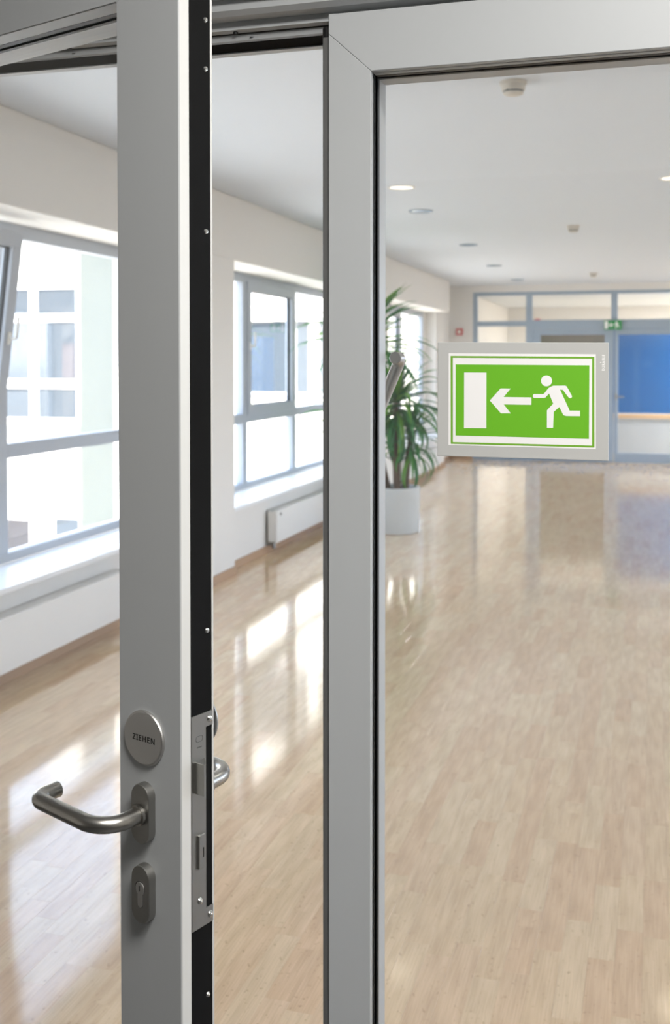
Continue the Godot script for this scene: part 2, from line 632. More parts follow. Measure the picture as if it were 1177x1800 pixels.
func windows() -> void:
	var labels := ["wide grey framed window nearest the open door, its middle sash tilted inwards", "wide grey framed window behind the gap between the two door leaves", "grey framed window behind the tall yucca near the far end"]
	var mull := [[-3.85, -5.08], [-8.70, -10.03], [-13.40, -14.65]]
	for i in 3:
		var t := thing("window_%d" % (i + 1), Vector3.ZERO, labels[i], "", "", "structure")
		var z0: float = BAYS[i][0]
		var z1: float = BAYS[i][1] if i < 2 else -16.20
		var yb := 0.495
		var yt := 2.362
		var fy0 := yb + 0.05
		var fy1 := yt - 0.075
		var r0 := 1.068
		var r1 := 1.148
		member(t, "frame", z1, z0, yb, fy0)
		member(t, "frame", z1, z0, fy1, yt)
		member(t, "frame", z0 - 0.06, z0, fy0, fy1)
		member(t, "frame", z1, z1 + 0.06, fy0, fy1)
		if i == 2:
			bx("reveal", Vector3(-3.47, yb, -16.35), Vector3(WX, yt, z1), M.wall, t)
		var a: float = mull[i][0]
		var b: float = mull[i][1]
		for m in [a, b]:
			member(t, "mullion", m - 0.05, m + 0.05, fy0, fy1)
		var edges := [z0 - 0.06, a + 0.05, a - 0.05, b + 0.05, b - 0.05, z1 + 0.06]
		for k in 3:
			var e0: float = edges[k * 2]
			var e1: float = edges[k * 2 + 1]
			member(t, "transom", e1, e0, r0, r1)
			bx("pane", Vector3(-3.446, fy0 - 0.008, e1 - 0.008), Vector3(-3.44, r0 + 0.008, e0 + 0.008), M.window_glass, t)
			if k != 1:
				bx("pane", Vector3(-3.446, r1 - 0.008, e1 - 0.008), Vector3(-3.44, fy1 + 0.008, e0 + 0.008), M.window_glass, t)
			else:
				# the opening sash, hung at its foot
				var s := Node3D.new()
				s.name = "sash"
				t.add_child(s, true)
				s.position = Vector3(WX - 0.02, r1 - 0.012, 0)
				s.rotation_degrees.z = -7.3 if i == 0 else 0.0
				var h := fy1 - r1 + 0.026
				var p0 := e0 + 0.014
				var p1 := e1 - 0.014
				var w := 0.082
				var f := new_st()
				box(f, Vector3(-0.03, 0, p1), Vector3(0.036, w, p0), 0.004)
				box(f, Vector3(-0.03, h - w, p1), Vector3(0.036, h, p0), 0.004)
				box(f, Vector3(-0.03, w - 0.004, p0 - w), Vector3(0.036, h - w + 0.004, p0), 0.004)
				box(f, Vector3(-0.03, w - 0.004, p1), Vector3(0.036, h - w + 0.004, p1 + w), 0.004)
				obj("sash_frame", f, M.window_paint, s)
				var gk := new_st()
				box(gk, Vector3(-0.012, w, p1 + w), Vector3(0.012, w + 0.008, p0 - w))
				box(gk, Vector3(-0.012, h - w - 0.008, p1 + w), Vector3(0.012, h - w, p0 - w))
				box(gk, Vector3(-0.012, w, p1 + w), Vector3(0.012, h - w, p1 + w + 0.008))
				box(gk, Vector3(-0.012, w, p0 - w - 0.008), Vector3(0.012, h - w, p0 - w))
				obj("gasket", gk, M.gasket, s)
				bx("pane", Vector3(-0.003, w, p1 + w), Vector3(0.003, h - w, p0 - w), M.window_glass, s)
				window_handle(s, Vector3(0.034, 0.60, (p1 + 0.04) if i == 0 else (p0 - 0.04)))
		# the sill board
		var sill := bx("window_sill", Vector3(-3.40, 0.468, z1 + 0.002 if i < 2 else -16.345), Vector3(PIER + 0.002, 0.497, z0 - 0.002), M.sill, null, 0.004)
		tag(sill, ["broad white window sill above the nearest radiator", "broad white window sill in the middle window bay", "broad white window sill behind the potted yucca"][i], "window sill", "white window sills")

func right_windows() -> void:
	for i in RIGHT_BAYS.size():
		var z0: float = RIGHT_BAYS[i][0]
		var z1: float = RIGHT_BAYS[i][1]
		var t := thing("window_%d" % (i + 5), Vector3(3.36, 0, 0), "wide grey framed window in the wall opposite the yard", "", "windows opposite the yard", "structure")
		var y0 := 0.45
		var y1 := 2.5
		var n := 3
		for y in [y0, 1.1, y1 - 0.06]:
			bx("frame", Vector3(0, y, z1), Vector3(0.07, y + 0.06, z0), M.window_paint, t, 0.004)
		for k in n + 1:
			var z := lerpf(z1 + 0.03, z0 - 0.03, float(k) / n)
			bx("mullion", Vector3(0.001, y0 + 0.05, z - 0.03), Vector3(0.069, y1 - 0.05, z + 0.03), M.window_paint, t, 0.004)
		bx("pane", Vector3(0.03, y0 + 0.03, z1 + 0.03), Vector3(0.036, y1 - 0.03, z0 - 0.03), M.window_glass, t)

func radiators() -> void:
	var zs := [[-3.54, -5.76], [-8.38, -10.62], [-13.28, -15.5]]
	for i in 3:
		var z0: float = zs[i][0]
		var z1: float = zs[i][1]
		var t := thing("radiator", Vector3(-3.03, 0, (z0 + z1) / 2.0), ["long low white radiator under the nearest window", "low white radiator with a front valve plug under the middle window", "low white radiator behind the round plant pot"][i], "radiator", "low panel radiators")
		var l := (z0 - z1) / 2.0
		bx("front_panel", Vector3(0.015, 0.09, -l), Vector3(0.035, 0.362, l), M.white_paint, t, 0.006)
		bx("rear_panel", Vector3(-0.045, 0.10, -l + 0.01), Vector3(-0.03, 0.355, l - 0.01), M.white_paint, t, 0.003)
		bx("side_cover", Vector3(-0.045, 0.10, l - 0.006), Vector3(0.02, 0.355, l), M.white_paint, t, 0.002)
		bx("side_cover", Vector3(-0.045, 0.10, -l), Vector3(0.02, 0.355, -l + 0.006), M.white_paint, t, 0.002)
		var g := new_st()
		for k in 4:
			box(g, Vector3(-0.040 + k * 0.015, 0.352, -l + 0.01), Vector3(-0.033 + k * 0.015, 0.363, l - 0.01), 0.001)
		var n := int(l * 2.0 / 0.06)
		for k in n:
			box(g, Vector3(-0.042, 0.350, -l + 0.03 + k * 0.06), Vector3(0.016, 0.356, -l + 0.036 + k * 0.06))
		var gr := obj("top_grille", g, M.white_paint, t)
		gr.set_meta("kind", "stuff")
		var v := new_st()
		lathe(v, [Vector2(0.0, 0.006), Vector2(0.009, 0.006), Vector2(0.011, 0.0), Vector2(0.011, -0.004)], 16, Transform3D(Basis(Vector3.FORWARD, PI / 2), Vector3(0.038, 0.325, l - 0.09)))
		obj("vent_plug", v, M.steel_dull, t)
		var p := new_st()
		tube(p, arc_path([Vector3(-0.07, 0.075, l - 0.02), Vector3(-0.01, 0.075, l - 0.02), Vector3(-0.01, 0.11, l - 0.02)], [0.015], 4), 0.008, 10)
		var p2 := new_st()
		tube(p2, arc_path([Vector3(-0.07, 0.075, l - 0.07), Vector3(-0.01, 0.075, l - 0.07), Vector3(-0.01, 0.11, l - 0.07)], [0.015], 4), 0.008, 10)
		obj("supply_pipe", p, M.steel_dull, t)
		obj("return_pipe", p2, M.steel_dull, t)
		var k2 := new_st()
		lathe(k2, [Vector2(0.0, 0.04), Vector2(0.016, 0.038), Vector2(0.018, 0.0), Vector2(0.012, -0.012), Vector2(0.0, -0.012)], 18, Transform3D(Basis(), Vector3(-0.008, 0.048, l - 0.045)))
		obj("valve", k2, M.steel_dull, t)

# ------------------------------------------------------------------ the glazed partition at the far end
func far_glazing() -> void:
	var t := thing("window_4", Vector3(0, 0, FARZ), "blue grey glazed partition across the far end of the corridor", "", "", "structure")
	var fp: Material = M.far_paint
	var posts := [-2.805, -1.935, -0.605, 0.725, 1.60, 2.46, 3.165]
	for x in posts:
		var inner: bool = x > -2.5 and x < 1.0
		var top: bool = absf(x + 0.605) < 0.01
		bx("post", Vector3(x - (0.035 if not inner else 0.05), 2.13 if top else 0.0, -0.04), Vector3(x + (0.035 if not inner else 0.05), 2.72, 0.04), fp, t, 0.004)
	bx("top_rail", Vector3(-2.84, 2.675, -0.039), Vector3(3.2, 2.73, 0.039), fp, t, 0.004)
	bx("transom", Vector3(-1.93, 2.125, -0.039), Vector3(0.73, 2.27, 0.039), fp, t, 0.004)
	for k in posts.size() - 1:
		var a: float = posts[k] + 0.03
		var b: float = posts[k + 1] - 0.03
		bx("pane", Vector3(a, 2.2, -0.004), Vector3(b, 2.69, 0.004), M.glass, t)
		if k == 1 or k == 2:
			continue
		bx("transom", Vector3(a, 2.175, -0.038), Vector3(b, 2.262, 0.038), fp, t, 0.004)
		bx("bottom_rail", Vector3(a, 0.0, -0.038), Vector3(b, 0.11, 0.038), fp, t, 0.004)
		bx("pane", Vector3(a, 0.1, -0.004), Vector3(b, 2.18, 0.004), M.glass, t)
	var halves := [[-1.88, -0.612], [-0.602, 0.67]]
	for k in 2:
		var a: float = halves[k][0]
		var b: float = halves[k][1]
		var d := thing("door_%d" % (k + 3), Vector3(0, 0, FARZ), ["blue grey glazed far door leaf in front of the brown cupboard", "blue grey glazed far door leaf in front of the blue board"][k], "", "", "structure")
		var w0 := 0.125 if k == 0 else 0.06
		var w1 := 0.14 if k == 0 else 0.07
		bx("stile", Vector3(a, 0.008, -0.03), Vector3(a + w0, 2.122, 0.03), fp, d, 0.004)
		bx("stile", Vector3(b - w1, 0.008, -0.03), Vector3(b, 2.122, 0.03), fp, d, 0.004)
		bx("rail", Vector3(a + w0 - 0.01, 2.03, -0.029), Vector3(b - w1 + 0.01, 2.122, 0.029), fp, d, 0.004)
		bx("rail", Vector3(a + w0 - 0.01, 0.008, -0.029), Vector3(b - w1 + 0.01, 0.165, 0.029), fp, d, 0.004)
		bx("pane", Vector3(a + w0 - 0.01, 0.15, -0.004), Vector3(b - w1 + 0.01, 2.04, 0.004), M.glass, d)
		if k == 1:
			var h := new_st()
			tube(h, arc_path([Vector3(a + 0.03, 1.05, 0.03), Vector3(a + 0.03, 1.05, 0.085), Vector3(a + 0.15, 1.05, 0.085)], [0.02], 6), 0.01, 12)
			box(h, Vector3(a + 0.012, 1.0, 0.029), Vector3(a + 0.048, 1.1, 0.038), 0.003)
			obj("lever_handle", h, M.steel, d)

# ------------------------------------------------------------------ what lies across the yard
func outdoors() -> void:
	tag(bx("yard_paving", Vector3(-60, -3.8, -60), Vector3(-3.56, -3.6, 20), M.paving), "pale paved yard below the windows", "", "", "structure")
	# white wing at the end of the yard
	var b := thing("building", Vector3(-19.0, -3.6, -22.0), "white building with large blue grey windows across the yard", "building")
	bx("wall", Vector3(-9, 0, -22), Vector3(6.30, 11.5, 0), M.facade_white, b, 0.02)
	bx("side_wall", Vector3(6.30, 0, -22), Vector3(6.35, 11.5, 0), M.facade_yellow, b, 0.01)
	var cols := [[-15.55, -14.05], [-13.72, -12.72]]
	var rows := [[0.30, 0.98], [1.20, 2.52], [2.71, 3.28]]
	for c in [[-19.0, -17.6], [-17.3, -15.85], [-15.55, -13.95], [-13.72, -12.72]]:
		for r in rows:
			var x0: float = c[0] + 19.0
			var x1: float = c[1] + 19.0
			var y0: float = r[0] + 3.6
			var y1: float = r[1] + 3.6
			var wn := bx("window", Vector3(x0, y0, 0.0), Vector3(x1, y1, 0.03), M.facade_glass, b)
			var bar := new_st()
			box(bar, Vector3(x0 - 0.05, y0 - 0.05, 0.0), Vector3(x0, y1 + 0.05, 0.08))
			box(bar, Vector3(x1, y0 - 0.05, 0.0), Vector3(x1 + 0.05, y1 + 0.05, 0.08))
			box(bar, Vector3(x0, y0 - 0.05, 0.0), Vector3(x1, y0, 0.08))
			box(bar, Vector3(x0, y1, 0.0), Vector3(x1, y1 + 0.05, 0.08))
			obj("window_frame", bar, M.facade_frame, wn)
			if r[0] > 1.0 and r[0] < 2.0 and c[0] > -14.0:
				bx("curtain", Vector3(x0 + 0.62, y0 + 0.02, 0.03), Vector3(x1 - 0.05, y1 - 0.5, 0.035), M.curtain, wn)
	bx("ledge", Vector3(-9, 3.72, 0.0), Vector3(6.35, 3.80, 0.35), M.facade_white, b, 0.01)
	for q in [[-14.60, -14.02, -3.5, -2.12, "facade_brown"], [-13.3, -12.72, -3.5, -2.05, "facade_glass"]]:
		var w2 := bx("window", Vector3(q[0] + 19.0, q[2] + 3.6, 0.0), Vector3(q[1] + 19.0, q[3] + 3.6, 0.02), M[q[4]], b)
		bx("window_frame", Vector3(q[0] + 19.0 - 0.06, q[2] + 3.6, 0.0), Vector3(q[0] + 19.0, q[3] + 3.6, 0.06), M.facade_frame, w2)
	# a nearer building towards the far end
	var y := thing("building", Vector3(-8.0, -3.6, -20.0), "white building with wide glazing close behind the middle window", "building")
	bx("wall", Vector3(-0.4, 0, -2.5), Vector3(4.2, 11.5, -0.02), M.facade_white, y, 0.02)
	for c in [[0.15, 1.16], [1.27, 1.5], [1.75, 2.9]]:
		for r in [[4.6, 6.0], [6.45, 6.55], [8.0, 9.6]]:
			if r[0] == 6.45:
				continue
			var wn := bx("window", Vector3(c[0], r[0], -0.02), Vector3(c[1], r[1], 0.01), M.facade_glass, y)
			bx("window_frame", Vector3(c[0] - 0.05, r[0] - 0.06, -0.02), Vector3(c[1] + 0.05, r[0], 0.05), M.facade_frame, wn)
	bx("canopy_band", Vector3(-0.4, 6.0, -0.02), Vector3(4.2, 6.4, 0.15), M.facade_white, y, 0.01)

# ------------------------------------------------------------------ the aluminium door frame
func strip(parent: Node3D, called: String, m: Material, pts: Array, x0: float, x1: float) -> void:
	# a band between successive (z, y) points along x
	var st := new_st()
	for i in pts.size() - 1:
		var a: Vector2 = pts[i]
		var b: Vector2 = pts[i + 1]
		var d := (b - a).normalized()
		var n := Vector3(0, -absf(d.x), maxf(0.02, absf(d.y))).normalized()
		quad(st, Vector3(x0, a.y, a.x), Vector3(x1, a.y, a.x), Vector3(x1, b.y, b.x), Vector3(x0, b.y, b.x), n)
	obj(called, st, m, parent)

func front_frame() -> void:
	var t := thing("door_frame", Vector3.ZERO, "grey aluminium frame with a stepped head above the glass double door", "door frame")
	var x0 := -1.70
	var x1 := 0.72
	# the head: solid stepped extrusions, each set back behind the one before
	var h := new_st()
	extrude(h, PackedVector2Array([Vector2(-1.560, 2.30), Vector2(-1.575, 2.30), Vector2(-1.66, 2.30), Vector2(-1.66, 2.150), Vector2(-1.60, 2.141), Vector2(-1.583, 2.143), Vector2(-1.575, 2.150), Vector2(-1.575, 2.166), Vector2(-1.5735, 2.167), Vector2(-1.560, 2.167)]), x0 - 0.06, x1 + 0.06, 0.0, false, Transform3D(Basis(Vector3(0, 0, 1), Vector3(0, 1, 0), Vector3(1, 0, 0)), Vector3.ZERO))
	obj("head", h, M.alu, t)
	var s := new_st()
	var xf := Transform3D(Basis(Vector3(0, 0, 1), Vector3(0, 1, 0), Vector3(1, 0, 0)), Vector3.ZERO)
	extrude(s, PackedVector2Array([Vector2(-1.604, 2.16), Vector2(-1.604, 2.1285), Vector2(-1.615, 2.1262), Vector2(-1.6155, 2.16)]), x0, x1, 0.0, false, xf)
	obj("stop_rail", s, M.alu, t)
	var g := new_st()
	extrude(g, PackedVector2Array([Vector2(-1.6155, 2.15), Vector2(-1.6155, 2.1255), Vector2(-1.617, 2.1245), Vector2(-1.617, 2.15)]), x0, x1, 0.0, false, xf)
	obj("groove_seal", g, M.gasket, t)
	var s2 := new_st()
	extrude(s2, PackedVector2Array([Vector2(-1.617, 2.15), Vector2(-1.617, 2.1225), Vector2(-1.620, 2.116), Vector2(-1.623, 2.1135), Vector2(-1.623, 2.15)]), x0, x1, 0.0, false, xf)
	obj("stop_rail", s2, M.alu, t)
	var g2 := new_st()
	extrude(g2, PackedVector2Array([Vector2(-1.623, 2.15), Vector2(-1.6232, 2.1130), Vector2(-1.645, 2.1054), Vector2(-1.645, 2.15)]), x0, x1, 0.0, false, xf)
	obj("seal", g2, M.black, t)
	bx("rear_rail", Vector3(x0 - 0.06, 2.1035, -1.662), Vector3(x1 + 0.06, 2.16, -1.645), M.alu, t)
	for sx in [0, 1]:
		var a := x0 - 0.065 if sx == 0 else x1
		bx("jamb", Vector3(a, 0, -1.66), Vector3(a + 0.065, 2.145, -1.56), M.alu, t, 0.002)
	var sc := new_st()
	for x in [-0.62, -0.94, -1.26, -0.30, 0.10]:
		lathe(sc, [Vector2(0.0035, -0.0012), Vector2(0.0, -0.0012)], 10, Transform3D(Basis(), Vector3(x, 2.1205, -1.6185)))
	for k in [-0.645, -0.945]:
		lathe(sc, [Vector2(0.0, -0.002), Vector2(0.004, -0.002), Vector2(0.0045, 0.003)], 12, Transform3D(Basis(), Vector3(k, 2.1262, -1.612)))
	obj("screw_holes", sc, M.gasket, t)

# four mitred bars round an opening; top_ext: how far the head bar stands up beyond the mitre
func ring(parent: Node3D, names: Array, x0: float, x1: float, y0: float, y1: float, ws: float, wt: float, wb: float, z0: float, z1: float, m: Material, bev: float, top_ext := 0.0) -> void:
	var g := 0.00025
	var polys := [
		PackedVector2Array([Vector2(x0, y0), Vector2(x0 + ws, y0 + wb + g), Vector2(x0 + ws, y1 - wt - g), Vector2(x0, y1 - g)]),
		PackedVector2Array([Vector2(x1, y0), Vector2(x1, y1 - g), Vector2(x1 - ws, y1 - wt - g), Vector2(x1 - ws, y0 + wb + g)]),
		PackedVector2Array([Vector2(x0, y1 + top_ext), Vector2(x0, y1 + g), Vector2(x0 + ws, y1 - wt), Vector2(x1 - ws, y1 - wt), Vector2(x1, y1 + g), Vector2(x1, y1 + top_ext)]) if top_ext > 0.0 else PackedVector2Array([Vector2(x0 + g, y1), Vector2(x0 + ws, y1 - wt), Vector2(x1 - ws, y1 - wt), Vector2(x1 - g, y1)]),
		PackedVector2Array([Vector2(x0 + g, y0), Vector2(x1 - g, y0), Vector2(x1 - ws, y0 + wb), Vector2(x0 + ws, y0 + wb)]),
	]
	for k in 4:
		var st := new_st()
		extrude(st, polys[k], z0, z1, bev)
		obj(names[k], st, m, parent)

func ring_one(parent: Node3D, called: String, x0: float, x1: float, y0: float, y1: float, w: float, z0: float, z1: float, m: Material) -> void:
	var st := new_st()
	box(st, Vector3(x0, y0, z0), Vector3(x0 + w, y1, z1))
	box(st, Vector3(x1 - w, y0, z0), Vector3(x1, y1, z1))
	box(st, Vector3(x0 + w, y0, z0), Vector3(x1 - w, y0 + w, z1))
	box(st, Vector3(x0 + w, y1 - w, z0), Vector3(x1 - w, y1, z1))
	obj(called, st, m, parent)

func glazing(parent: Node3D, gx0: float, gx1: float, gy0: float, gy1: float, deep: float) -> void:
	# gx, gy: the visible opening at the front face; local z = 0 is the front
	# inner flange of the front profile
	ring_one(parent, "glazing_bead", gx0 - 0.012, gx1 + 0.012, gy0 - 0.012, gy1 + 0.012, 0.012, -0.0275, -0.012, M.alu)
	ring_one(parent, "gasket", gx0 - 0.012, gx1 + 0.012, gy0 - 0.012, gy1 + 0.012, 0.0122, -0.038, -0.0276, M.gasket)
	ring_one(parent, "gasket", gx0 - 0.012, gx1 + 0.012, gy0 - 0.012, gy1 + 0.012, 0.0125, -0.052, -0.045, M.gasket)
	ring_one(parent, "inner_bead", gx0 - 0.02, gx1 + 0.02, gy0 - 0.02, gy1 + 0.02, 0.0203, -deep, -0.0521, M.alu)
	bx("pane", Vector3(gx0 - 0.01, gy0 - 0.01, -0.0448), Vector3(gx1 + 0.01, gy1 + 0.01, -0.0385), M.glass, parent)

func screw(parent: Node3D, called: String, x: Transform3D, r := 0.004, m: Material = null) -> void:
	# a pan head with a cross slot; local y is outwards
	var st := new_st()
	lathe(st, [Vector2(r * 0.30, r * 0.10), Vector2(r * 0.42, r * 0.46), Vector2(r * 0.75, r * 0.38), Vector2(r, 0.0)], 16, x)
	lathe(st, [Vector2(0.0, r * 0.08), Vector2(r * 0.30, r * 0.10)], 12, x)
	obj(called, st, m if m else M.steel_bright, parent)

func lever(parent: Node3D, called: String, at: Vector3, out: Vector3, along: Vector3, reach: float, span: float, ret: float) -> MeshInstance3D:
	var st := new_st()
	var a := at + out * 0.008
	var b := at + out * reach
	var c := b + along * span
	var d := c - out * ret
	tube(st, arc_path([a, b, c, d], [0.036, 0.0155], 10), 0.0101, 28)
	lathe(st, [Vector2(0.0125, 0.004), Vector2(0.0125, 0.0), Vector2(0.0, 0.0)], 24, Transform3D(Basis(Quaternion(Vector3.UP, -out)), at + out * 0.014))
	return obj(called, st, M.steel, parent)

func rosette(parent: Node3D, called: String, at: Vector3, out: float, h: float) -> MeshInstance3D:
	var st := new_st()
	var x := Transform3D(Basis(), at) if out > 0.0 else Transform3D(Basis(Vector3.UP, PI), at)
	extrude(st, oval(0.031, h, 18), 0.0, 0.012, 0.0008, true, x)
	return obj(called, st, M.steel_dull, parent)

func key_plug(parent: Node3D, at: Vector3, out: float) -> void:
	var p := PackedVector2Array()
	var r := 0.0086
	var w := 0.005
	var a0 := -asin(w / r)
	for k in 21:
		var a := -PI / 2 + 0.62 + (TAU - 1.24) * k / 20.0
		p.append(Vector2(cos(a) * r, 0.008 + sin(a) * r))
	for k in 9:
		var a := PI + PI * k / 8.0
		p.append(Vector2(cos(a) * w, -0.0165 + w + sin(a) * w))
	var x := Transform3D(Basis(), at) if out > 0.0 else Transform3D(Basis(Vector3.UP, PI), at)
	var rim := new_st()
	extrude(rim, p, 0.0, 0.0122, 0.0, false, x)
	var ro := obj("cylinder_hole", rim, M.engraving, parent)
	var q := PackedVector2Array()
	for v in p:
		q.append(Vector2(v.x * 0.88 + 0.0004, v.y * 0.955))
	var st := new_st()
	extrude(st, q, 0.0, 0.0131, 0.0004, false, x)
	obj("lock_cylinder", st, M.steel_plate, parent)
	var slot := new_st()
	box(slot, Vector3(-0.0007, 0.0045, 0.0125), Vector3(0.0007, 0.0115, 0.0133), 0.0, x)
	obj("key_slot", slot, M.ink, parent)

func open_leaf() -> void:
	# local x runs along the leaf to its free edge (0), local z is the face towards the viewer
	var t := thing("door_1", Vector3(-0.54021, 0, -1.16944), "open grey aluminium door leaf with a steel lever and a round push plate", "", "", "structure")
	t.rotation_degrees.y = -19.5
	var wl := 1.225
	var ytop := 2.131
	var sw := 0.1068
	var ry := 2.0445
	# front profiles
	ring(t, ["stile", "stile", "rail", "rail"], -wl, 0.0, 0.008, ytop, sw, ytop - ry, 0.11, -0.0158, 0.0, M.alu, 0.0012)
	# dark core seen along the closing edge
	var core := new_st()
	box(core, Vector3(-sw, 0.010, -0.0552), Vector3(-0.0012, ytop - 0.002, -0.0159))
	box(core, Vector3(-wl + 0.0012, 0.010, -0.0552), Vector3(-wl + sw, ytop - 0.002, -0.0159))
	box(core, Vector3(-wl + sw, ry + 0.002, -0.0552), Vector3(-sw, ytop - 0.002, -0.0159))
	box(core, Vector3(-wl + sw, 0.010, -0.0552), Vector3(-sw, 0.117, -0.0159))
	obj("edge_seal", core, M.black, t)
	# the inner half is set back from the closing edge behind a thin lip
	bx("edge_lip", Vector3(-0.06, 0.009, -0.0582), Vector3(0.0, ytop - 0.001, -0.0553), M.alu_edge, t, 0.0008)
	var inner := new_st()
	box(inner, Vector3(-sw, 0.010, -DEEP), Vector3(-0.036, ytop - 0.03, -0.0583), 0.001)
	box(inner, Vector3(-wl, 0.010, -DEEP), Vector3(-wl + sw, ytop - 0.03, -0.0583), 0.001)
	box(inner, Vector3(-wl + sw, ry, -DEEP), Vector3(-sw, ytop - 0.03, -0.0583), 0.001)
	box(inner, Vector3(-wl + sw, 0.010, -DEEP), Vector3(-sw, 0.118, -0.0583), 0.001)
	obj("inner_profile", inner, M.alu, t)
	bx("edge_trim", Vector3(-0.02, 0.009, -0.0168), Vector3(0.0004, ytop - 0.001, -0.0012), M.alu_edge, t, 0.0004)
	glazing(t, -wl + sw, -sw, 0.118, ry, DEEP)
	# push plate with its word
	var c := Vector2(-0.0608, 1.1372)
	var pl := new_st()
	lathe(pl, [Vector2(0.0, 0.0042), Vector2(0.0315, 0.0042), Vector2(0.0333, 0.0036), Vector2(0.0342, 0.002), Vector2(0.0342, 0.0)], 64, Transform3D(Basis(Vector3.RIGHT, PI / 2), Vector3(c.x, c.y, 0.0)))
	var plate := obj("pull_plate", pl, M.steel_plate, t, "round brushed steel plate lettered ZIEHEN")
	text_on(plate, "lettering", "ZIEHEN", Vector3(c.x + 0.0015, c.y, 0.0042), 0.0385, 0.0072, 0.0, M.ink)
	var pl2 := new_st()
	lathe(pl2, [Vector2(0.0, 0.0042), Vector2(0.0315, 0.0042), Vector2(0.0342, 0.002), Vector2(0.0342, 0.0)], 48, Transform3D(Basis(Vector3.RIGHT, -PI / 2), Vector3(c.x, c.y, -DEEP)))
	obj("pull_plate", pl2, M.steel_plate, t)
	# levers on both faces
	rosette(t, "handle_rosette", Vector3(-0.0583, 1.0468, 0.0), 1.0, 0.0735)
	var lv := lever(t, "lever_handle", Vector3(-0.0583, 1.0465, 0.004), Vector3(0, 0, 1), Vector3(-1, 0.07, 0).normalized(), 0.066, 0.126, 0.036)
	screw(lv, "set_screw", Transform3D(Basis(Quaternion(Vector3.UP, Vector3(0.55, -0.8, 0.15).normalized())), Vector3(-0.0575, 1.0380, 0.022)), 0.0026, M.engraving)
	rosette(t, "handle_rosette", Vector3(-0.0583, 1.0468, -DEEP), -1.0, 0.0735)
	lever(t, "lever_handle", Vector3(-0.0583, 1.0465, -DEEP - 0.004), Vector3(0, 0, -1), Vector3(-1, 0.02, 0).normalized(), 0.063, 0.124, 0.036)
	# key rosettes
	var k1 := rosette(t, "key_rosette", Vector3(-0.0583, 0.9472, 0.0), 1.0, 0.0715)
	key_plug(k1, Vector3(-0.0583, 0.9472, 0.0), 1.0)
	var k2 := rosette(t, "key_rosette", Vector3(-0.0583, 0.9472, -DEEP), -1.0, 0.0715)
	key_plug(k2, Vector3(-0.0583, 0.9472, -DEEP), -1.0)
	# the lock on the closing edge: its face plate lies in the plane x = 0
	var edge := Transform3D(Basis(Vector3(0, 0, -1), Vector3(0, 1, 0), Vector3(1, 0, 0)), Vector3(-0.0005, 0, 0))   # local x of the plate = depth, z = outwards
	var lp := new_st()
	extrude(lp, PackedVector2Array([Vector2(0.0172, 0.9058), Vector2(0.0548, 0.9058), Vector2(0.0548, 0.9265), Vector2(0.0425, 0.9265), Vector2(0.0425, 1.1515), Vector2(0.0548, 1.1515), Vector2(0.0548, 1.1695), Vector2(0.0172, 1.1695)]), 0.0, 0.0018, 0.0003, false, edge)
	var plt := obj("lock_face_plate", lp, M.steel_dull, t)
	var lb := new_st()
	extrude(lb, PackedVector2Array([Vector2(0.0225, 0.0), Vector2(0.0405, 0.0), Vector2(0.0400, 0.0015), Vector2(0.0255, 0.0165), Vector2(0.0225, 0.0165)]), 1.0745, 1.1135, 0.0004, false, Transform3D(Basis(Vector3(0, 0, -1), Vector3(1, 0, 0), Vector3(0, 1, 0)), Vector3.ZERO))
	obj("latch_bolt", lb, M.steel_dull, plt)
	var db := new_st()
	box(db, Vector3(0.0262, 0.9805, 0.0), Vector3(0.0375, 1.0225, 0.0050), 0.0008, edge)
	obj("dead_bolt", db, M.steel_dull, plt)
	bx("bolt_slot", Vector3(0.0042, 0.994, -0.0345), Vector3(0.0048, 1.006, -0.0332), M.ink, plt)
	for s in [[1.1600, 0.0490], [0.9160, 0.0492], [0.9395, 0.0310]]:
		screw(plt, "screw", Transform3D(Basis(Quaternion(Vector3.UP, Vector3.RIGHT)), Vector3(0.0012, s[0], -s[1])), 0.0044)
	var mk := new_st()
	var o1 := oval(0.0072, 0.0120, 10)
	for i in o1.size():
		var a := o1[i]
		var b := o1[(i + 1) % o1.size()]
		if a.distance_to(b) > 0.0001:
			tube(mk, [edge * Vector3(0.0305 + a.y, 1.1400 + a.x, 0.0018), edge * Vector3(0.0305 + b.y, 1.1400 + b.x, 0.0018)], 0.00025, 5)
	for k in 4:
		box(mk, Vector3(0.0265 + k * 0.0022, 1.1290, 0.0017), Vector3(0.0278 + k * 0.0022, 1.1306, 0.0019), 0.0, edge)
	obj("stamped_mark", mk, M.engraving, plt)
	for y in [2.0158, 1.9565, 1.7592, 1.2692, 0.8148, 0.40]:
		screw(t, "edge_screw", Transform3D(Basis(Quaternion(Vector3.UP, Vector3.RIGHT)), Vector3(-0.0012, y, -0.0475)), 0.0034)

func text_on(parent: Node3D, called: String, what: String, at: Vector3, width: float, height: float, turn: float, m: Material, bold := true) -> void:
	var tm := TextMesh.new()
	tm.text = what
	var f := SystemFont.new()
	f.font_names = PackedStringArray(["Droid Sans"])
	f.font_weight = 700 if bold else 400
	tm.font = f
	tm.font_size = 64
	tm.pixel_size = 0.01
	tm.depth = 0.02
	tm.curve_step = 1.0
	var bb := tm.get_aabb()
	var o := MeshInstance3D.new()
	o.name = called
	o.mesh = tm
	o.material_override = m
	var sx := width / maxf(bb.size.x, 0.001)
	var sy := height / maxf(bb.size.y, 0.001)
	var basis0 := Basis(Vector3.BACK, turn) * Basis.from_scale(Vector3(sx, sy, 0.01))
	var mid := bb.position + bb.size / 2.0
	o.transform = Transform3D(basis0, at - basis0 * Vector3(mid.x, mid.y, 0.0))
	parent.add_child(o, true)

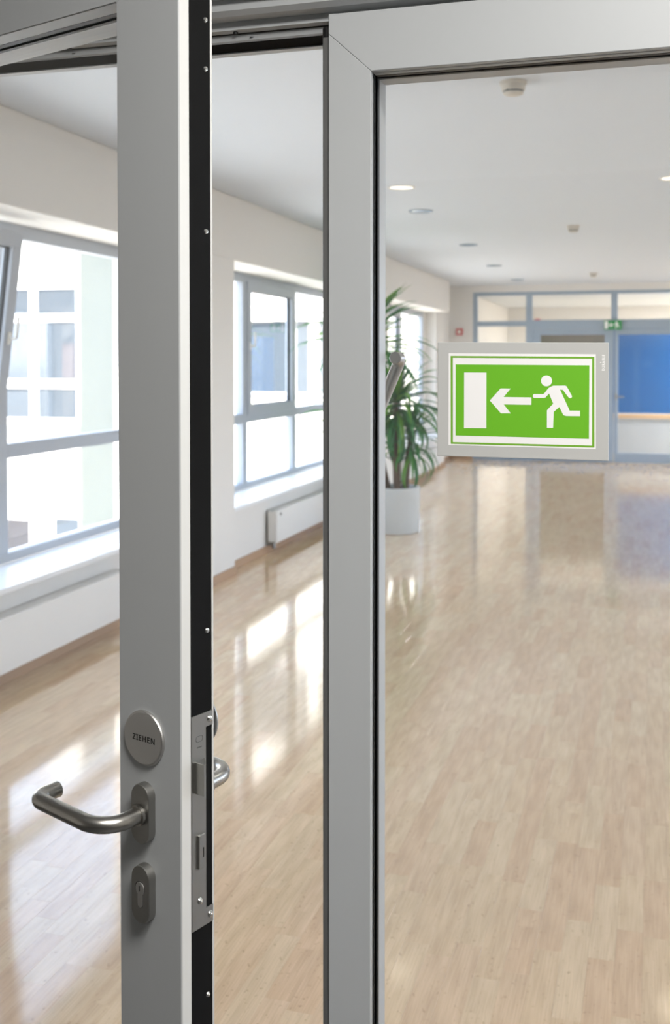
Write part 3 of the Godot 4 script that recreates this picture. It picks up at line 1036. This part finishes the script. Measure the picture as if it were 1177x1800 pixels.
func closed_leaf() -> void:
	var t := thing("door_2", Vector3(-0.48, 0, DOORZ), "closed grey aluminium glass leaf that carries the green escape sign", "", "", "structure")
	var wl := 1.20
	ring(t, ["stile", "stile", "rail", "rail"], 0.0, wl, 0.008, 2.101, 0.0668, 0.061, 0.09, -0.0158, 0.0, M.alu, 0.0008, 0.030)
	var core := new_st()
	box(core, Vector3(0.0012, 0.010, -0.0552), Vector3(0.067, 2.129, -0.0159))
	box(core, Vector3(wl - 0.067, 0.010, -0.0552), Vector3(wl - 0.0012, 2.129, -0.0159))
	box(core, Vector3(0.067, 2.042, -0.0552), Vector3(wl - 0.067, 2.129, -0.0159))
	box(core, Vector3(0.067, 0.010, -0.0552), Vector3(wl - 0.067, 0.097, -0.0159))
	obj("edge_seal", core, M.black, t)
	var inner := new_st()
	box(inner, Vector3(0.0, 0.010, -DEEP), Vector3(0.067, 2.1, -0.0553), 0.001)
	box(inner, Vector3(wl - 0.067, 0.010, -DEEP), Vector3(wl, 2.1, -0.0553), 0.001)
	box(inner, Vector3(0.067, 2.041, -DEEP), Vector3(wl - 0.067, 2.1, -0.0553), 0.001)
	box(inner, Vector3(0.067, 0.010, -DEEP), Vector3(wl - 0.067, 0.097, -0.0553), 0.001)
	obj("inner_profile", inner, M.alu, t)
	# the lip and seals the open leaf closes against
	bx("lip_seal", Vector3(-0.0110, 0.012, -0.030), Vector3(0.0012, 2.098, -0.0040), M.alu_dark, t, 0.0015)
	bx("closing_lip", Vector3(-0.0175, 0.012, -0.0600), Vector3(0.0, 2.095, -0.0400), M.alu_edge, t, 0.001)
	# bolt guide at the top of the closing edge
	var bg := new_st()
	lathe(bg, [Vector2(0.0, 0.036), Vector2(0.0065, 0.035), Vector2(0.0075, 0.032), Vector2(0.0075, 0.004), Vector2(0.005, 0.0), Vector2(0.0, 0.0)], 20, Transform3D(Basis(), Vector3(-0.0085, 2.083, -0.022)))
	box(bg, Vector3(-0.016, 2.066, -0.048), Vector3(-0.001, 2.116, -0.028), 0.001)
	obj("bolt_guide", bg, M.gasket, t)
	glazing(t, 0.0668, wl - 0.0668, 0.098, 2.040, 0.083)
	# lever on the far face, turned up beside the stile
	var base := Vector3(0.030, 1.494, -DEEP)
	rosette(t, "handle_rosette", base, -1.0, 0.0735)
	lever(t, "lever_handle", base, Vector3(0, 0, -1), Vector3(0.43, 1, 0).normalized(), 0.060, 0.122, 0.040)

# ------------------------------------------------------------------ the sign on the glass
func pv(a: Array) -> PackedVector2Array:
	var p := PackedVector2Array()
	for q in a:
		p.append(Vector2(q[0], q[1]) / 1000.0)
	return p

func escape_sign() -> void:
	var t := thing("escape_sign", Vector3(-0.1903, 1.5422, -1.6184), "green and white running man escape sign in a silver frame on the door glass", "sign")
	t.rotation_degrees.z = -0.34
	var f := new_st()
	extrude(f, pv([[-127.0, 87.0], [125.8, 86.5], [127.6, -86.6], [-126.2, -87.0]]), 0.0, 0.0024, 0.0005)
	obj("frame", f, M.sign_metal, t)
	var s := new_st()
	extrude(s, pv([[-110.0, 70.1], [107.9, 69.5], [109.5, -69.7], [-109.3, -69.9]]), 0.002, 0.0026, 0.0)
	var sheet := obj("sheet", s, M.sign_white, t)
	var o := [[-107.0, 66.2], [105.9, 65.8], [107.5, -67.4], [-105.6, -67.8]]
	var n := [[-103.6, 63.4], [102.7, 63.0], [104.1, -64.7], [-102.4, -65.0]]
	var b := new_st()
	for i in 4:
		var j := (i + 1) % 4
		extrude(b, pv([o[i], o[j], n[j], n[i]]), 0.0024, 0.00275)
	obj("border", b, M.sign_green_dark, sheet)
	var g := new_st()
	extrude(g, pv([[-99.1, 53.3], [98.9, 53.2], [99.5, -54.6], [-98.4, -54.8]]), 0.0024, 0.00275)
	obj("green_field", g, M.sign_green, sheet)
	var d := new_st()
	extrude(d, pv([[-86.0, 41.2], [-52.2, 41.3], [-51.6, -43.0], [-85.5, -43.6]]), 0.0026, 0.0029)
	obj("doorway_symbol", d, M.sign_white, sheet)
	var a := new_st()
	extrude(a, pv([[-46.7, -0.8], [-30.6, 17.7], [-15.6, 17.7], [-26.0, 4.8], [15.2, 4.8], [15.3, -6.3], [-25.7, -6.4], [-15.2, -19.6], [-29.8, -19.8]]), 0.0026, 0.0029)
	obj("arrow", a, M.sign_white, sheet)
	var r := new_st()
	extrude(r, disc(0.0081, 40, Vector2(0.0372, 0.0298)), 0.0026, 0.0029)
	extrude(r, pv([[43.1, 21.0], [47.1, 22.8], [64.1, 23.1], [66.0, 22.6], [67.1, 21.1], [74.2, 8.2], [74.4, 6.4], [73.6, 4.9], [71.9, 4.4], [70.2, 4.9], [69.0, 6.2], [61.2, 16.6], [57.1, 17.1], [71.3, -13.8], [86.3, -13.7], [86.4, -21.7], [66.4, -21.9], [62.4, -20.9], [56.3, -8.9], [48.3, -16.0], [47.5, -40.0], [38.5, -40.0], [38.3, -14.0], [40.3, -11.6], [47.3, -4.0], [41.2, 11.0], [36.2, 5.2], [34.2, 4.2], [19.2, 4.0], [17.7, 5.1], [17.2, 6.9], [17.7, 8.7], [19.2, 9.9], [32.2, 9.9], [34.0, 10.9], [40.1, 19.0]]), 0.0026, 0.0029)
	obj("running_figure", r, M.sign_white, sheet)
	var mk := new_st()
	extrude(mk, disc(0.0010, 12, Vector2(0.1149, 0.0576)), 0.0022, 0.0026)
	obj("maker_mark", mk, M.sign_white, t)
	text_on(t, "maker_lettering", "DURABLE", Vector3(0.1189, 0.0572, 0.0024), 0.0235, 0.0042, PI / 2, M.sign_white)

# ------------------------------------------------------------------ the yucca
func leaf_mesh(droop: float, twist: float, wid: float) -> ArrayMesh:
	# unit length, leaving along +z, rising along y, curving down by droop
	var st := new_st()
	var n := 9
	var pts := []
	var wv := []
	var ang := 0.0
	var p := Vector3.ZERO
	for i in n + 1:
		var s := float(i) / n
		pts.append(p)
		wv.append(wid * (0.55 + 1.5 * s * (1.0 - s) * 1.2) * (1.0 - pow(s, 3.2)) + 0.0004)
		ang = droop * s * s * 1.6
		p += Vector3(0, -sin(ang), cos(ang)) / n
	for i in n:
		var d: Vector3 = (pts[i + 1] - pts[i]).normalized()
		var t := twist * i / n
		var t2 := twist * (i + 1) / n
		var sa := Vector3.RIGHT.rotated(d, t)
		var sb := Vector3.RIGHT.rotated(d, t2)
		var ua := sa.cross(d).normalized() * -1.0
		var a0: Vector3 = pts[i] - sa * wv[i] + ua * wv[i] * 0.35
		var a1: Vector3 = pts[i] + sa * wv[i] + ua * wv[i] * 0.35
		var b0: Vector3 = pts[i + 1] - sb * wv[i + 1] + ua * wv[i + 1] * 0.35
		var b1: Vector3 = pts[i + 1] + sb * wv[i + 1] + ua * wv[i + 1] * 0.35
		var na := (ua * 0.94 + sa * 0.35).normalized()
		var nb := (ua * 0.94 - sa * 0.35).normalized()
		quad(st, a0, pts[i], pts[i + 1], b0, na)
		quad(st, pts[i], a1, b1, pts[i + 1], nb)
	return st.commit()

func plant() -> void:
	var at := Vector3(-2.335, 0, -9.84)
	var t := thing("potted_yucca", at, "tall green yucca with several leafy heads in a round white pot", "plant")
	var pt := new_st()
	lathe(pt, [Vector2(0.0, 0.0), Vector2(0.222, 0.0), Vector2(0.228, 0.008), Vector2(0.236, 0.41), Vector2(0.234, 0.425), Vector2(0.222, 0.427), Vector2(0.218, 0.41), Vector2(0.217, 0.37)], 56)
	obj("pot", pt, M.pot, t)
	var so := new_st()
	lathe(so, [Vector2(0.2175, 0.385), Vector2(0.17, 0.396), Vector2(0.08, 0.408), Vector2(0.0, 0.405)], 32)
	obj("soil", so, M.soil, t)
	var variants := []
	for k in 7:
		variants.append(leaf_mesh([0.1, 0.35, 0.6, 0.9, 1.2, 1.5, 1.8][k], [0.3, -0.4, 0.5, -0.3, 0.4, -0.5, 0.2][k], 0.046))
	# trunk foot, crown, leaves, longest leaf
	var stems := [
		[Vector3(-0.07, 0.39, 0.0), Vector3(-0.20, 0.9, 0.02), Vector3(-0.27, 1.93, 0.08), 92, 0.76, -0.35],
		[Vector3(0.03, 0.39, 0.03), Vector3(0.005, 0.75, 0.04), Vector3(0.02, 1.36, 0.02), 118, 0.64, -1.0],
		[Vector3(0.08, 0.39, -0.06), Vector3(0.10, 0.6, -0.05), Vector3(0.15, 1.02, -0.06), 64, 0.46, -0.9],
		[Vector3(-0.09, 0.39, 0.08), Vector3(-0.22, 0.7, 0.10), Vector3(-0.34, 1.20, 0.10), 64, 0.64, -0.7]]
	for s in stems:
		var foot: Vector3 = s[0]
		var mid: Vector3 = s[1]
		var top: Vector3 = s[2]
		var path := []
		for k in 13:
			var u := k / 12.0
			path.append(foot.lerp(mid, u).lerp(mid.lerp(top, u), u))
		var st := new_st()
		tube(st, path, 0.036, 14, 0.022)
		var trunk := obj("trunk", st, M.bark, t)
		var cnt: int = s[3]
		for k in cnt:
			var u := float(k) / cnt                     # 0: the oldest, lowest leaves
			var az := k * 2.39996 + rng.randf_range(-0.25, 0.25)
			var el := lerpf(s[5], 1.35, pow(u, 0.85)) + rng.randf_range(-0.18, 0.18)
			var v := clampi(int(round(lerpf(6.2 if s[5] < -0.5 else 4.0, 0.0, u) + rng.randf_range(-1.0, 1.0))), 0, 6)
			var l: float = s[4] * rng.randf_range(0.78, 1.05) * (0.75 + 0.5 * sin(PI * clampf(u + 0.15, 0, 1)) * 0.6)
			var dir := Vector3(cos(az) * cos(el), sin(el), sin(az) * cos(el))
			# keep clear of the pier and sill
			var room := (at.x + top.x) - (-3.38 if top.y > 0.7 else -3.0)
			if dir.x < -0.25:
				l = minf(l, room / -dir.x)
			var base := top - Vector3(0, 0.30 * (1.0 - u), 0)
			var side := Vector3.UP.cross(dir).normalized()
			var bs := Basis(side, dir.cross(side).normalized(), dir)
			var o := MeshInstance3D.new()
			o.name = "leaf"
			o.mesh = variants[v]
			o.material_override = M["leaf_%d" % (rng.randi() % 4)]
			o.transform = Transform3D(bs.scaled(Vector3(l, l, l)) if false else bs * Basis.from_scale(Vector3(l * 0.9 + 0.05, l, l)), base)
			trunk.add_child(o, true)

# ------------------------------------------------------------------ ceiling fittings and the small red and green fittings
func downlight(x: float, z: float, lit: bool, label: String) -> void:
	var t := thing("downlight", Vector3(x, CEIL, z), label, "ceiling light", "round recessed ceiling lights")
	var r := new_st()
	lathe(r, [Vector2(0.100, 0.0), Vector2(0.099, -0.006), Vector2(0.092, -0.009), Vector2(0.082, -0.004), Vector2(0.080, 0.0)], 40)
	obj("trim_ring", r, M.white_plastic if lit else M.lens_off, t)
	var d := new_st()
	lathe(d, [Vector2(0.0, -0.003), Vector2(0.081, -0.002)], 32)
	obj("lens", d, M.lamp_glow if lit else M.lens_off, t)
	if lit:
		var l := SpotLight3D.new()
		l.name = "downlight_beam"
		l.position = Vector3(0, -0.02, 0)
		l.rotation_degrees = Vector3(-90, 0, 0)
		l.spot_angle = 70.0
		l.spot_attenuation = 1.0
		l.spot_range = 20.0
		l.light_energy = 0.12
		l.light_size = 0.08
		l.light_color = Color(1, 0.95, 0.85)
		l.shadow_enabled = true
		t.add_child(l)

func detector(x: float, z: float, label: String) -> void:
	var t := thing("smoke_detector", Vector3(x, CEIL, z), label, "smoke detector", "smoke detectors on the corridor ceiling")
	var b := new_st()
	lathe(b, [Vector2(0.060, 0.0), Vector2(0.060, -0.012), Vector2(0.054, -0.016)], 40)
	obj("base", b, M.detector_plastic, t)
	var h := new_st()
	lathe(h, [Vector2(0.054, -0.014), Vector2(0.051, -0.040), Vector2(0.046, -0.043)], 40)
	obj("housing", h, M.detector_plastic, t)
	var s := new_st()
	lathe(s, [Vector2(0.043, -0.042), Vector2(0.042, -0.050)], 40)
	obj("intake_slot", s, M.alu_dark, t)
	var c := new_st()
	lathe(c, [Vector2(0.045, -0.0495), Vector2(0.044, -0.055), Vector2(0.030, -0.061), Vector2(0.0, -0.062)], 40)
	obj("cap", c, M.detector_plastic, t)
	var i := new_st()
	lathe(i, [Vector2(0.0, 0.003), Vector2(0.004, 0.0)], 10, Transform3D(Basis(Vector3.RIGHT, PI / 2), Vector3(-0.02, -0.044, 0.046)))
	obj("indicator", i, M.ink, t)

func ceiling_things() -> void:
	downlight(-1.727, -7.46, true, "glowing round ceiling light nearest to the door stile")
	downlight(0.12, -7.60, true, "glowing round ceiling light cut by the frame edge")
	downlight(-1.843, -8.67, false, "unlit round ceiling light just beyond the glowing one")
	downlight(-1.891, -11.3, false, "unlit round ceiling light in the middle of the row")
	downlight(-1.98, -13.84, false, "unlit round ceiling light last but one in the row")
	downlight(-1.987, -16.3, false, "unlit round ceiling light nearest to the far partition")
	detector(-0.605, -4.80, "white smoke detector nearest to the glass door")
	detector(-0.713, -10.0, "white smoke detector in the middle of the corridor ceiling")
	detector(-0.82, -15.37, "white smoke detector near the far partition")
	ceiling_panel(Vector3(2.1, CEIL, -18.5), Vector2(1.2, 0.6), 28.0, "bright ceiling panel in front of the blue board behind the far partition")
	ceiling_panel(Vector3(2.1, CEIL, -22.3), Vector2(1.2, 0.6), 46.0, "bright ceiling panel near the rear wall behind the far partition")
	ceiling_panel(Vector3(0.55, CEIL, -0.25), Vector2(1.2, 0.6), 8.6, "bright ceiling panel above the lobby in front of the door")
	var r := thing("fire_alarm", Vector3(-3.06, 2.09, -17.46), "small red fire alarm box on the white end wall", "fire alarm")
	bx("case", Vector3(-0.055, -0.055, 0.0), Vector3(0.055, 0.055, 0.035), M.alarm_red, r, 0.006)
	bx("glass_cover", Vector3(-0.028, -0.028, 0.035), Vector3(0.028, 0.028, 0.037), M.white_plastic, r, 0.001)
	# the green exit box on the far partition
	var e := thing("exit_sign", Vector3(-0.625, 2.18, -17.46), "small green exit box with a white pictogram above the far doors", "sign")
	bx("case", Vector3(-0.135, -0.075, 0.0), Vector3(0.135, 0.075, 0.05), M.exit_green, e, 0.005)
	bx("doorway_symbol", Vector3(-0.125, -0.06, 0.0485), Vector3(-0.075, 0.06, 0.0515), M.sign_white, e)
	var a := new_st()
	extrude(a, pv([[-62, 0], [-30, 32], [-12, 32], [-34, 8], [12, 8], [12, -8], [-34, -8], [-12, -32], [-30, -32]]), 0.0485, 0.0515)
	obj("arrow", a, M.sign_white, e)
	var m := new_st()
	extrude(m, disc(0.011, 16, Vector2(0.052, 0.046)), 0.0485, 0.0515)
	extrude(m, pv([[40, 32], [70, 34], [92, 6], [84, 2], [68, 20], [82, -22], [106, -26], [104, -36], [72, -34], [60, -14], [50, -26], [48, -60], [36, -60], [38, -20], [52, -2], [48, 14], [36, 2], [22, 4], [22, 12], [32, 12]]), 0.0485, 0.0515)
	obj("running_figure", m, M.sign_white, e)

# ------------------------------------------------------------------ the room behind the far partition
func beyond() -> void:
	tag(bx("wall_beyond", Vector3(-3.23, -0.3, -25.0), Vector3(3.2, CEIL, -24.8), M.wall), "white wall of the room behind the far partition", "", "", "structure")
	var b := thing("wall_board", Vector3(0.55, 0, -19.4), "large bright blue board with a wooden rail behind the far glass door", "board")
	bx("blue_panel", Vector3(-1.25, 0.70, 0), Vector3(2.0, 2.25, 0.03), M.board_blue, b, 0.004)
	bx("wooden_rail", Vector3(-1.25, 0.615, 0), Vector3(2.0, 0.69, 0.06), M.board_wood, b, 0.006)
	bx("lower_panel", Vector3(-1.25, 0.0, 0.002), Vector3(2.0, 0.61, 0.026), M.board_grey, b, 0.004)
	var c := thing("cupboard", Vector3(-1.45, 0, -20.4), "grey brown cupboard behind the far glass door", "cupboard")
	bx("carcass", Vector3(-0.75, 0, -0.4), Vector3(0.70, 2.16, 0), M.cupboard, c, 0.005)
	for k in 2:
		var dr := bx("door", Vector3(-0.745 + k * 0.72, 0.08, 0), Vector3(-0.03 + k * 0.72, 2.14, 0.02), M.cupboard, c, 0.003)
		bx("handle", Vector3(-0.08 + k * 0.1, 1.0, 0.02), Vector3(-0.068 + k * 0.1, 1.14, 0.045), M.steel, dr, 0.003)
	var r := thing("fire_alarm", Vector3(-2.55, 2.52, -24.8), "small red fire alarm box on the wall behind the far partition", "fire alarm")
	bx("case", Vector3(-0.06, -0.06, 0.0), Vector3(0.06, 0.06, 0.035), M.alarm_red, r, 0.006)
	bx("glass_cover", Vector3(-0.03, -0.03, 0.035), Vector3(0.03, 0.03, 0.037), M.white_plastic, r, 0.001)
